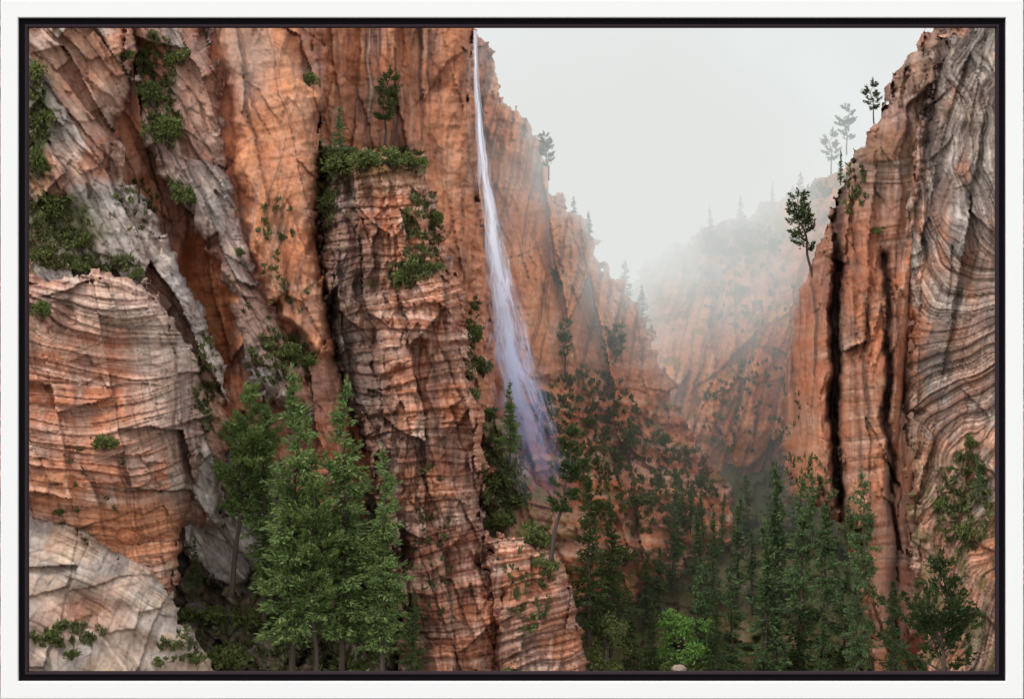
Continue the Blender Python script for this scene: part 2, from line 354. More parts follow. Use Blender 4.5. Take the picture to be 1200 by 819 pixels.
def f_swirl(px, py):
    wx = px+34*fbm(px/130, py/130, 131, 3); wy = py+34*fbm(px/130, py/150, 132, 3)
    up = np.hypot((wx-1330)*1.0, (wy-60)*.42)
    dn = .62*wy+.62*wx-560+.0030*(wx-1090)*(wy-450)
    t = sstep(280, 480, py+.4*(px-1100))
    v = up*(1-t)*1.0+dn*t
    z, I = relief(px, py, 131, v=v, per=9, led=3., facet=64, famp=26, stretch=3, tilt=14, fine=2, patchy=False, cb=.18, broken=.5)
    z = 335+z-.80*(np.minimum(px, 1160)-1050)
    c1 = rockcol(px, py, 131, I, DG*1.0, DG*.6+BR*.4, CR*.8, pale=.38, streak=.45, sc=(7, 200), lay=.65, strdir=.35)
    c2 = rockcol(px, py, 135, I, OR2*.95, BR*1.1, PK*.95, pale=.36, streak=.45, sc=(7, 160), lay=.55, strdir=.2)
    t2 = fbm(px/45, py/90, 136)*1.1+.9*sstep(330, 560, py)-.05+.6*(1-sstep(1060, 1095, px))+(I['id']-.5)*.5
    c = mix(c1, c2, np.clip(sstep(-.1, .6, t2), 0, .95))
    wet = seg(px+3*fbm(px/14, py/20, 139), py, [(1106, 60), (1092, 130), (1080, 220), (1064, 300), (1056, 400), (1060, 520)], 5)
    c = mix(c, DK*.6, wet*.6)
    c = mix(c, GN*.7, sstep(480, 600, py+40*fbm(px/30, py/30, 137))*.6*sstep(-.2, .3, fbm(px/22, py/40, 138)))
    return z+wet*14, c
def f_slope_l(px, py):
    z, I = relief(px, py, 141, ang=30, per=20, led=6, facet=30, famp=36, stretch=1, tilt=30)
    z = 480-1.0*(py-600)+z+190*sstep(420, 500, px)
    c = rockcol(px, py, 141, I, EA, EA*1.3, GR, pale=.25, streak=.3)
    c = mix(c, GN*.45, sstep(0, .5, fbm(px/25, py/20, 147))*.6)
    return z, c
def f_valley(px, py):
    z, I = relief(px, py, 151, ang=10, per=26, led=4, facet=44, famp=40, stretch=1)
    z = 1120-2.1*(py-560)+z
    c = rockcol(px, py, 151, I, EA*.9, EA*1.2, RB, pale=.2, streak=.2)
    c = mix(c, GN*.6, .35+.45*sstep(-.3, .3, fbm(px/20, py/16, 152)))
    return z, c

mass('cliff', 'hazy orange canyon wall at right mid distance with a fogged shrubby rim', 'cliff',
     [(1010, 175), (975, 205), (935, 222), (905, 233), (880, 248), (850, 258), (815, 270), (780, 288), (750, 316), (732, 356), (724, 430), (720, 520), (740, 640), (1080, 640), (1080, 160)], f_far, ROCK, 2.0, (100, 8), (60, 50), 8, 1)
mass('cliff', 'orange red wall right of the waterfall stepping down into the fog', 'cliff',
     [(535, 25), (562, 42), (576, 58), (583, 85), (592, 108), (603, 128), (620, 148), (634, 172), (641, 200), (652, 222), (668, 246), (688, 270), (702, 296), (718, 318), (742, 342), (758, 372), (770, 415), (790, 462), (810, 505), (838, 546), (862, 586), (866, 640), (790, 700), (680, 720), (520, 720)], f_back_right, ROCK, 1.7, (60, 7), (70, 30), 8, 2)
mass('cliff', 'tall brown streaked wall just left of the waterfall at the top', 'cliff',
     [(350, -60), (556, -60), (555, 60), (556, 110), (558, 180), (564, 240), (571, 300), (575, 360), (578, 430), (582, 500), (590, 560), (600, 620), (600, 700), (350, 700)], f_back_left, ROCK, 1.6, (120, 5), (40, 18), 4, 3)
mass('cliff', 'upper left orange cliff with a smooth slab above a deep alcove', 'cliff',
     [(60, -60), (380, -60), (384, 60), (382, 130), (376, 200), (374, 270), (380, 330), (392, 400), (410, 470), (430, 620), (60, 620)], f_upper_left, ROCK, 1.6, (80, 5), (30, 16), 4, 4)
mass('cliff', 'leaning grey rock pillar between the orange slab and the alcove', 'cliff',
     [(150, -60), (232, -60), (250, 40), (262, 110), (270, 190), (288, 260), (304, 320), (330, 375), (362, 430), (385, 490), (320, 480), (292, 455), (278, 400), (266, 350), (246, 300), (216, 250), (190, 205), (168, 170), (156, 110)], f_grey_pillar, ROCK, 1.5, (50, 5), (24, 12), 6, 5)
mass('cliff', 'pale grey pink ramp of rock at the upper left edge above the layered dome', 'cliff',
     [(-60, -60), (70, -60), (150, -20), (158, 60), (160, 110), (140, 150), (148, 200), (178, 250), (205, 300), (232, 352), (258, 410), (272, 470), (268, 620), (-60, 620)], f_pale_spur, ROCK, 1.5, (70, 5), (30, 14), 7, 6)
mass('slope', 'dark wooded slope below the alcove at lower left', 'slope',
     [(190, 560), (250, 520), (330, 500), (400, 520), (450, 580), (490, 640), (540, 700), (560, 760), (560, 880), (150, 880), (150, 620)], f_slope_l, SOIL, 2.0, (40, 6), (30, 20), 8, 7)
mass('rock_slab', 'pale smooth rock slab behind the left pines', 'rock',
     [(214, 560), (232, 526), (262, 508), (304, 520), (330, 560), (336, 610), (322, 656), (284, 690), (240, 684), (216, 640)], f_pale_slab, ROCK, 1.6, (40, 6), (20, 12), 6, 17)
mass('valley_floor', 'hazy valley floor under the conifer forest between the walls', 'valley floor',
     [(600, 600), (700, 590), (780, 560), (860, 545), (960, 560), (1080, 590), (1140, 700), (1180, 900), (560, 900)], f_valley, SOIL, 3.0, (40, 8), (20, 20), 8, 8)
mass('ledge', 'shrub covered ledge at the foot of the waterfall', 'ledge',
     [(552, 462), (572, 470), (588, 492), (606, 530), (622, 560), (640, 585), (650, 640), (656, 720), (550, 720)], f_ledge, ROCK, 1.6, (70, 5), (40, 16), 5, 9)
mass('cliff', 'craggy red buttress with pale ledges in the centre left of the waterfall', 'cliff',
     [(378, 172), (410, 178), (455, 170), (496, 188), (506, 220), (520, 262), (530, 310), (546, 350), (552, 400), (562, 450), (568, 500), (572, 560), (568, 620), (574, 680), (584, 740), (592, 880), (470, 880), (466, 790), (466, 740), (462, 690), (452, 620), (434, 560), (416, 500), (398, 450), (384, 400), (376, 330), (372, 260)], f_buttress, ROCK, 1.3, (80, 5), (40, 13), 7, 10)
mass('outcrop', 'low banded pink outcrop right of the central buttress foot', 'rock',
     [(564, 628), (590, 626), (614, 630), (638, 638), (658, 658), (672, 686), (680, 726), (688, 780), (700, 880), (574, 880), (578, 780), (574, 700)], f_outcrop, ROCK, 1.3, (60, 5), (20, 12), 6, 11)
mass('cliff', 'right hand wall of tall orange columns split by two dark cracks', 'cliff',
     [(1094, -60), (1092, 34), (1076, 56), (1052, 84), (1036, 112), (1022, 142), (1008, 170), (994, 205), (976, 240), (962, 290), (940, 335), (925, 380), (918, 440), (916, 520), (930, 580), (975, 610), (994, 640), (1006, 700), (1022, 750), (1030, 880), (1200, 880), (1200, -60)], f_columns, ROCK, 1.5, (60, 5), (20, 14), 6, 12)
mass('cliff', 'grey striped rock face with swirling bands at the right edge', 'cliff',
     [(1150, -60), (1112, 33), (1096, 70), (1084, 120), (1076, 170), (1068, 220), (1056, 280), (1054, 330), (1060, 380), (1056, 430), (1064, 480), (1060, 540), (1070, 600), (1066, 660), (1078, 720), (1076, 780), (1084, 880), (1280, 880), (1280, -60)], f_swirl, WET, 1.3, (24, 5), (14, 14), 11, 13)
mass('cliff', 'layered orange dome with curved bedding at the left edge', 'cliff',
     [(-60, 326), (32, 324), (80, 320), (125, 316), (164, 330), (188, 356), (214, 388), (236, 424), (245, 466), (244, 530), (232, 580), (216, 620), (210, 660), (206, 700), (188, 730), (-60, 760)], f_dome, ROCK, 1.3, (60, 4), (24, 10), 6, 14)
mass('rock_slope', 'smooth cream grooved slickrock slope in the lower left corner', 'rock',
     [(-60, 560), (32, 580), (58, 600), (88, 612), (118, 636), (150, 650), (182, 672), (206, 704), (222, 736), (250, 784), (290, 880), (-60, 880)], f_slick, ROCK, 1.3, (40, 5), (30, 18), 5, 15)

# ---------------------------------------------------------------- waterfall
def watermat():
    m, t, N, L, b = newmat('falling_water')
    uv = N.new('ShaderNodeUVMap'); mp = N.new('ShaderNodeMapping'); mp.inputs['Scale'].default_value = (7, 11, 1)
    L.new(uv.outputs[0], mp.inputs[0])
    n = N.new('ShaderNodeTexNoise'); n.inputs['Scale'].default_value = 1; n.inputs['Detail'].default_value = 8; n.inputs['Roughness'].default_value = .70; n.inputs['Distortion'].default_value = .9
    L.new(mp.outputs[0], n.inputs['Vector'])
    sp = N.new('ShaderNodeSeparateXYZ'); L.new(uv.outputs[0], sp.inputs[0])
    a = N.new('ShaderNodeMath'); a.operation = 'SUBTRACT'; a.inputs[1].default_value = .5; L.new(sp.outputs[0], a.inputs[0])
    ab = N.new('ShaderNodeMath'); ab.operation = 'ABSOLUTE'; L.new(a.outputs[0], ab.inputs[0])
    rg = N.new('ShaderNodeMath'); rg.operation = 'MULTIPLY_ADD'; rg.inputs[1].default_value = -1.05; rg.inputs[2].default_value = .51; L.new(n.outputs['Fac'], rg.inputs[0])
    ar = N.new('ShaderNodeMath'); ar.operation = 'ADD'; L.new(ab.outputs[0], ar.inputs[0]); L.new(rg.outputs[0], ar.inputs[1])
    e = N.new('ShaderNodeMapRange'); e.interpolation_type = 'SMOOTHSTEP'; e.inputs['From Min'].default_value = .42; e.inputs['From Max'].default_value = -.06; L.new(ar.outputs[0], e.inputs['Value'])
    eb = N.new('ShaderNodeMapRange'); eb.interpolation_type = 'SMOOTHSTEP'; eb.inputs['From Min'].default_value = .5; eb.inputs['From Max'].default_value = .26; L.new(ab.outputs[0], eb.inputs['Value'])
    v = N.new('ShaderNodeMapRange'); v.interpolation_type = 'SMOOTHSTEP'; v.inputs['From Min'].default_value = .70; v.inputs['From Max'].default_value = 1; v.inputs['To Min'].default_value = .94; v.inputs['To Max'].default_value = 0; L.new(sp.outputs[1], v.inputs['Value'])
    m1 = N.new('ShaderNodeMath'); m1.operation = 'MULTIPLY'; L.new(e.outputs[0], m1.inputs[0]); L.new(eb.outputs[0], m1.inputs[1])
    m2 = N.new('ShaderNodeMath'); m2.operation = 'MULTIPLY'; L.new(m1.outputs[0], m2.inputs[0]); L.new(v.outputs[0], m2.inputs[1])
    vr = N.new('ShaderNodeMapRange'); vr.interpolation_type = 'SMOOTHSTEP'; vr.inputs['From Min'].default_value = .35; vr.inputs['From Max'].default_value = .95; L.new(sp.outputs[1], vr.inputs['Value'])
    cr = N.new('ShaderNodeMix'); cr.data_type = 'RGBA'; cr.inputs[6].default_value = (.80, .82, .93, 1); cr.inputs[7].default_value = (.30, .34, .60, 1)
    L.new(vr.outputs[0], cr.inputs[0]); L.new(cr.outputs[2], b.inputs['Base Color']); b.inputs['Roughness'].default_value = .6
    L.new(m2.outputs[0], b.inputs['Alpha'])
    return m
WPATH = [(557, 36, 6), (557, 70, 8), (559, 110, 11), (562, 150, 14), (567, 195, 19), (573, 240, 25), (579, 285, 33), (585, 330, 43), (592, 375, 57), (600, 420, 70), (611, 465, 80), (622, 510, 86), (632, 550, 90), (645, 612, 96)]
wm = watermat()
def fall(path, depth, name, label, nn=160, m=14, jit=0):
    ys = np.linspace(path[0][1], path[-1][1], nn)
    cx = np.interp(ys, [p[1] for p in path], [p[0] for p in path]); w = np.interp(ys, [p[1] for p in path], [p[2] for p in path])
    V = []; UV = []
    for j in range(nn):
        jx = 1.6*mn.noise(Vector((j*.09, 3, 1)))
        for i in range(m):
            u = i/(m-1); d = depth-14*math.sin(u*math.pi)-.2*(ys[j]-70)+2*mn.noise(Vector((i*.8, j*.12, jit)))
            V.append(P(cx[j]+jx+(u-.5)*w[j]*1.15, ys[j], d)); UV.append((u, j/(nn-1)))
    F = [(j*m+i, (j+1)*m+i, (j+1)*m+i+1, j*m+i+1) for j in range(nn-1) for i in range(m-1)]
    return tag(mk(name, V, F, wm, None, None, True, UV), label, 'water', None, 'structure')
fall(WPATH, 560, 'waterfall', 'tall thin white waterfall dropping down the central cliff')

# ---------------------------------------------------------------- vegetation
def tri_tufts(cen, dirs, ln, wd, k, rng, spread=.8):
    n = len(cen); cen = np.repeat(cen, k, 0); dirs = np.repeat(dirs, k, 0)
    d = dirs+rng.normal(0, spread, (n*k, 3)); d /= np.linalg.norm(d, axis=1, keepdims=True)+1e-9
    q = np.cross(d, rng.normal(0, 1, (n*k, 3))); q /= np.linalg.norm(q, axis=1, keepdims=True)+1e-9
    l = (ln*rng.uniform(.6, 1.3, n*k))[:, None]; w = wd*rng.uniform(.7, 1.3, n*k)[:, None]
    c = cen+rng.normal(0, ln*.25, (n*k, 3))
    V = np.stack([c-d*l*.3, c+q*w+d*l*.25, c+d*l, c-q*w+d*l*.25], 1).reshape(-1, 3)
    F = np.arange(n*k*4).reshape(-1, 4)
    return V, F
def tube(pts, rad, n=7):
    pts = [Vector(p) for p in pts]; V = []; F = []
    for i, p in enumerate(pts):
        t = (pts[min(i+1, len(pts)-1)]-pts[max(i-1, 0)]).normalized()
        a = t.orthogonal().normalized(); b = t.cross(a)
        for k in range(n):
            an = 2*math.pi*k/n; V.append(p+(a*math.cos(an)+b*math.sin(an))*rad[i])
    for i in range(len(pts)-1):
        for k in range(n):
            F.append((i*n+k, i*n+(k+1) % n, (i+1)*n+(k+1) % n, (i+1)*n+k))
    return V, F
def join(lst):
    V = []; F = []; o = 0
    for v, f in lst:
        V += [tuple(x) for x in v]; F += [tuple(i+o for i in q) for q in f]; o += len(v)
    return V, F
def conifer(seed, nb=130, W=.15, bare=.1, k=3, tuft=.022, dens=1., sparse=False, crook=.012, wd=.005, power=.8, trunk=.014, up=0, limb=.28):
    rng = np.random.default_rng(seed)
    tp = [(crook*math.sin(i*1.3+seed)*(i/12), crook*math.cos(i*.9+seed*2)*(i/12), i/12*.97-.03*(i == 0)) for i in range(13)]
    parts = [tube(tp, [trunk*(1-i/12*.9) for i in range(13)], 8)]
    cen = []; dr = []
    hs = bare+(1-bare)*rng.beta(1.0, 1.1, nb)
    gaps = rng.uniform(0, 6.283, 8)
    for h in hs:
        a = rng.uniform(0, 6.283)
        if sparse:
            L = W*(.35+.65*math.sin(math.pi*min(1, (h-bare)/(1-bare)*.9+.12)))*rng.uniform(.5, 1.2)
        else:
            L = W*max(.05, (1-(h-bare)/(1-bare)*.97))**power*rng.uniform(.55, 1.15)
            if math.cos(a-gaps[int(h*7.99)]) > .6: L *= .55
            if rng.random() < .15: L *= 1.3
            if h < bare+.14: L *= rng.uniform(.35, .9)
        el = math.radians(rng.normal(-14+44*h+up if not sparse else 8+20*h, 9))
        b0 = np.array([np.interp(h, [q[2] for q in tp], [q[0] for q in tp]), np.interp(h, [q[2] for q in tp], [q[1] for q in tp]), h*.97])
        d = np.array([math.cos(a)*math.cos(el), math.sin(a)*math.cos(el), math.sin(el)])
        lat = np.array([-math.sin(a), math.cos(a), 0])
        bend = .12 if sparse or up else -.10
        def pt(t): return b0+d*L*t+np.array([0, 0, bend*L*t*t+.06*L*t**3])
        parts.append(tube([pt(0), pt(.5), pt(.97)], [trunk*limb*(1-h*.6), trunk*limb*.65*(1-h*.6), trunk*.06], 4))
        m = max(3, int(L/tuft*1.9*dens))
        t0 = .45 if sparse else .22
        for t in np.linspace(t0, 1, m):
            wl = (1-abs(t-.5))*L*.28
            for _ in range(2 if not sparse else 3):
                off = rng.uniform(-1, 1)
                cen.append(pt(t)+lat*off*wl+rng.normal(0, tuft*.3, 3)+np.array([0, 0, -abs(off)*wl*.25]))
                dr.append(d*.9+lat*off*.8+np.array([0, 0, .25 if sparse or up else -.05]))
    for i in range(8):
        cen.append(np.array([tp[-1][0], tp[-1][1], .93+i*.01])); dr.append(np.array([0, 0, 2.]))
    cv = tri_tufts(np.array(cen), np.array(dr), tuft, wd, k, rng, .42)
    return join(parts), cv
def protomesh(name, data, mat):
    V, F = data; o = mk(name, V, F, mat); me = o.data; bpy.data.objects.remove(o); return me
def shrubdata(seed, n=300, flat=.75, leaf=.12):
    rng = np.random.default_rng(seed)
    cl = [(rng.normal(0, .25), rng.normal(0, .25), rng.uniform(.2, .75)*flat, rng.uniform(.16, .34)) for _ in range(9)]
    cen = []
    for _ in range(n):
        c = cl[rng.integers(9)]; d = rng.normal(0, 1, 3); d /= np.linalg.norm(d)
        cen.append(np.array([c[0], c[1], c[2]])+d*c[3]*rng.uniform(.4, 1.15)*np.array([1, 1, flat]))
    cen = np.array(cen)
    cv = tri_tufts(cen, cen-np.array([0, 0, .1]), leaf, leaf*.28, 3, rng, .8)
    st = [tube([(0, 0, -.12), (c[0]*.5, c[1]*.5, c[2]*.5), (c[0], c[1], c[2])], [.035, .022, .01], 5) for c in cl]
    return join(st), cv
def broaddata(seed, n=1500, tf=.03):
    rng = np.random.default_rng(seed)
    cl = []
    for _ in range(22):
        h = rng.uniform(.15, .92); r = .44*math.sin(math.pi*min(1, (h+.05)/1.05))**.6
        a = rng.uniform(0, 6.28); q = rng.uniform(.2, 1)*r; cl.append((q*math.cos(a), q*math.sin(a), h, rng.uniform(.06, .17)))
    cen = []
    for _ in range(n):
        c = cl[rng.integers(22)]; d = rng.normal(0, 1, 3); d /= np.linalg.norm(d); cen.append(np.array(c[:3])+d*c[3]*rng.uniform(.3, 1.25))
    cen = np.array(cen)
    cv = tri_tufts(cen, cen-np.array([0, 0, .5]), tf, tf*.36, 3, rng, .9)
    st = [tube([(0, 0, -.03), (.01, 0, .3), (0, .01, .6), (0, 0, .8)], [.022, .018, .012, .004], 7)]
    for c in cl: st.append(tube([(0, 0, c[2]*.6), (c[0]*.5, c[1]*.5, c[2]*.85), c[:3]], [.009, .006, .003], 4))
    return join(st), cv
PROTO = {}
def proto(key, data, mat):
    PROTO[key] = (protomesh('trunk', data[0], BARK), protomesh('crown', data[1], mat))
for i in range(3): proto('fir%d' % i, conifer(20+i, 210, .155, .16, 3, .0165, 1.15, wd=.0034, trunk=.0115), FIR)
for i in range(2): proto('dark%d' % i, conifer(25+i, 130, .18, .08, 3, .018, 1.0, wd=.004), DARKF)
for i in range(2): proto('pine%d' % i, conifer(30+i, 84, .16, .36, 5, .018, 1.1, sparse=True, crook=.03, wd=.0034, trunk=.014), PINE)
proto('pine2', conifer(33, 50, .12, .38, 5, .020, 1.0, sparse=True, crook=.04, wd=.004, trunk=.018), DARKF)
for i in range(5): proto('far%d' % i, conifer(40+i, 110, (.17, .20, .14, .22, .18)[i], .05, 3, .024, .85, wd=.0055, power=(.8, .65, .95, .6, .75)[i], crook=.015), FARF)
for i in range(3):
    dd_ = conifer(50+i, 40, .2, .28, 4, .03, .8, sparse=True, crook=.05, wd=.006, trunk=.018)
    proto('thin%d' % i, dd_, DARKF); proto('haze%d' % i, dd_, FARF)  # haze copies take paler needles, so the mist sits in the colour
proto('wide0', conifer(63, 46, .50, .12, 6, .026, .8, crook=.025, wd=.0062, power=.5, trunk=.018, up=22, limb=.46), NEAR)
for i in range(4): proto('shrub%d' % i, shrubdata(70+i), BUSH)
proto('bright0', broaddata(81), BRIGHT); proto('bright1', broaddata(82), BUSH)
def plant(kind, name, px, pyb, pyt, label, cat, lean=0, depth=None, off=14, wide=1., group=None, clear=False):
    d = depth if depth is not None else surf(px, pyb)-off
    if clear:
        for q in (.15, .4, .7, .95):
            for dx in (-.08, .08): d = min(d, surf(px+dx*(pyb-pyt), pyb+(pyt-pyb)*q)-18)
    root = bpy.data.objects.new(name, None); C.objects.link(root); root.empty_display_size = .01
    root.location = P(px, pyb, d)
    hgt = (pyb-pyt)*SC(d); root.scale = (hgt*wide, hgt*wide, hgt)
    root.rotation_euler = (0, math.atan2(lean, (pyb-pyt)), 0)
    tag(root, label, cat, group)
    t, c = PROTO[kind]
    rz = random.uniform(0, 6.28)
    for nm, me in (('trunk' if 'shrub' not in kind else 'stem', t), ('crown' if 'shrub' not in kind else 'foliage', c)):
        o = bpy.data.objects.new(nm, me); C.objects.link(o); o.parent = root; o.rotation_euler = (0, 0, rz)
    return root
random.seed(5)
ORD = ['first', 'second', 'third', 'fourth', 'fifth', 'sixth', 'seventh', 'eighth', 'ninth', 'tenth', 'eleventh', 'twelfth', 'thirteenth', 'fourteenth', 'fifteenth', 'sixteenth', 'seventeenth', 'eighteenth', 'nineteenth', 'twentieth']
T = [
 ('pine0', 272, 690, 450, 'leaning bare-stemmed pine, leftmost of the large trees below the alcove', 22, 300),
 ('fir0', 310, 720, 470, 'slim green fir between the leaning pine and the tallest fir', 0, 310),
 ('fir1', 342, 800, 430, 'tallest green fir in front of the alcove slope, lower left', 4, 230),
 ('pine1', 370, 800, 560, 'thin pine squeezed between the two tallest firs', -4, 220),
 ('fir2', 400, 800, 442, 'dark tall fir immediately left of the central buttress', 6, 242),
 ('fir0', 448, 800, 522, 'medium fir standing against the foot of the central buttress', 2, 226),
 ('dark1', 486, 805, 690, 'short fir at the bottom just left of the buttress foot', 0, 215),
 ('dark0', 228, 704, 630, 'small dark fir beside the foot of the layered dome', 0, 300),
 ('thin0', 451, 168, 78, 'spindly dark pine standing on top of the central buttress', 6, None),
 ('far1', 398, 196, 126, 'small conifer at the left shoulder of the central buttress top', 0, None),
 ('fir2', 598, 545, 446, 'lone green fir on the ledge beside the waterfall foot', 0, 420),
 ('pine2', 644, 662, 496, 'leaning dark pine on the ledge right of the waterfall foot', 32, 300),
 ('dark0', 690, 752, 556, 'dense dark fir directly behind the banded outcrop', 0, 400),
 ('dark1', 716, 765, 582, 'dark fir right of the dense fir behind the banded outcrop', 0, 430),
 ('haze2', 662, 436, 372, 'hazy round-topped tree on the slope right of the waterfall', 0, None),
 ('haze1', 712, 448, 376, 'hazy slanting pine on the slope below the foggy notch', 14, None),
 ('far3', 732, 356, 306, 'faint conifer in fog on the left rim of the notch', 0, 1080),
 ('far1', 752, 384, 334, 'faint conifer just below the foggy left rim tree', 0, 1080),
 ('haze1', 643, 210, 154, 'small pine on the misty rim right of the waterfall top', -4, 860),
 ('haze2', 654, 345, 306, 'small twisted pine on a shelf right of the waterfall', 0, None),
 ('thin1', 952, 322, 220, 'leaning pine with open crown on the edge of the right wall', -22, None),
 ('thin0', 1024, 144, 92, 'small pine at the sloping skyline of the right wall', -3, 420),
 ('haze2', 992, 180, 122, 'ghostly pine in fog left of the skyline pine', 0, 1300),
 ('haze0', 974, 204, 150, 'ghostly leaning pine at the fogged rim of the far wall', 0, 1300),
 ('far2', 985, 216, 176, 'small dark conifer where the right wall meets the far rim', 0, 520),
 ('wide0', 1108, 860, 660, 'dark broad-branched fir close by in the lower right corner', -4, 130),
 ('far0', 1146, 580, 530, 'small conifer against the striped rock at the right edge', 0, None),
 ('dark0', 764, 800, 706, 'dark conifer left of the bright green tree', 0, 460),
 ('dark1', 738, 812, 700, 'dark conifer behind the yellow green bush at the bottom', 0, 480),
 ('dark1', 838, 812, 690, 'dark conifer just right of the bright green tree', 0, 460),
 ('haze0', 738, 540, 492, 'small hazy pine on the middle of the scrubby slope', 0, None),
 ('far1', 792, 600, 548, 'hazy conifer at the bottom end of the scrubby slope', 0, None),
 ('far4', 925, 560, 500, 'misty conifer climbing the foot of the right wall, upper one', 0, None),
 ('far2', 955, 600, 535, 'misty conifer climbing the foot of the right wall, lower one', 0, None),
]
for k, px, yb, yt, lab, lean, dep in T:
    plant(k, 'pine_tree' if ('pine' in k or 'thin' in k or 'haze' in k) else 'fir_tree', px, yb, yt, lab, 'tree', lean, dep)
plant('bright0', 'leafy_tree', 798, 804, 716, 'bright green leafy tree on the valley floor', 'tree', 0, 500, wide=1.15)
plant('bright1', 'leafy_tree', 708, 800, 716, 'yellow green leafy tree beside the banded outcrop', 'tree', 0, 400, wide=.9)
rows = [('back', 640, 800, 985, 12, (45, 80)), ('middle', 706, 728, 1005, 14, (70, 140)), ('front', 800, 785, 1040, 11, (90, 165))]
HT = {('front', 2): 140, ('front', 4): 205, ('front', 6): 165, ('middle', 0): 60, ('middle', 1): 75, ('middle', 2): 80, ('middle', 3): 95, ('middle', 8): 175, ('middle', 10): 150, ('back', 7): 95, ('back', 9): 95}
for nm, yb, xa, xb, n, (h0, h1) in rows:
    for i in range(n):
        px = xa+(xb-xa)*i/(n-1)+random.uniform(-11, 11); b = yb+random.uniform(-20, 18); h = HT.get((nm, i), random.uniform(h0, h1))
        if nm == 'front' and i == 0: h = 70
        d = 1120-2.1*(b-560)-10
        plant('far%d' % random.randrange(5), 'fir_tree', px, b, b-h, '%s hazy conifer from the left in the %s row of the valley forest' % (ORD[i], nm), 'tree', random.uniform(-4, 4), d, wide=random.uniform(.8, 1.2), group='conifers of the valley forest', clear=True)
for i, (px, py, h) in enumerate([(832, 276, 34), (868, 260, 30), (905, 242, 28), (938, 228, 26), (690, 282, 34), (672, 256, 26)]):
    w = 'fogged rim of the far right wall' if i < 4 else 'misty rim left of the notch'
    plant('far%d' % (i % 4), 'fir_tree', px, py+6, py-h, '%s small faint conifer from the left on the %s' % (ORD[i if i < 4 else 5-i], w), 'tree', 0, 1280 if i < 4 else 960)

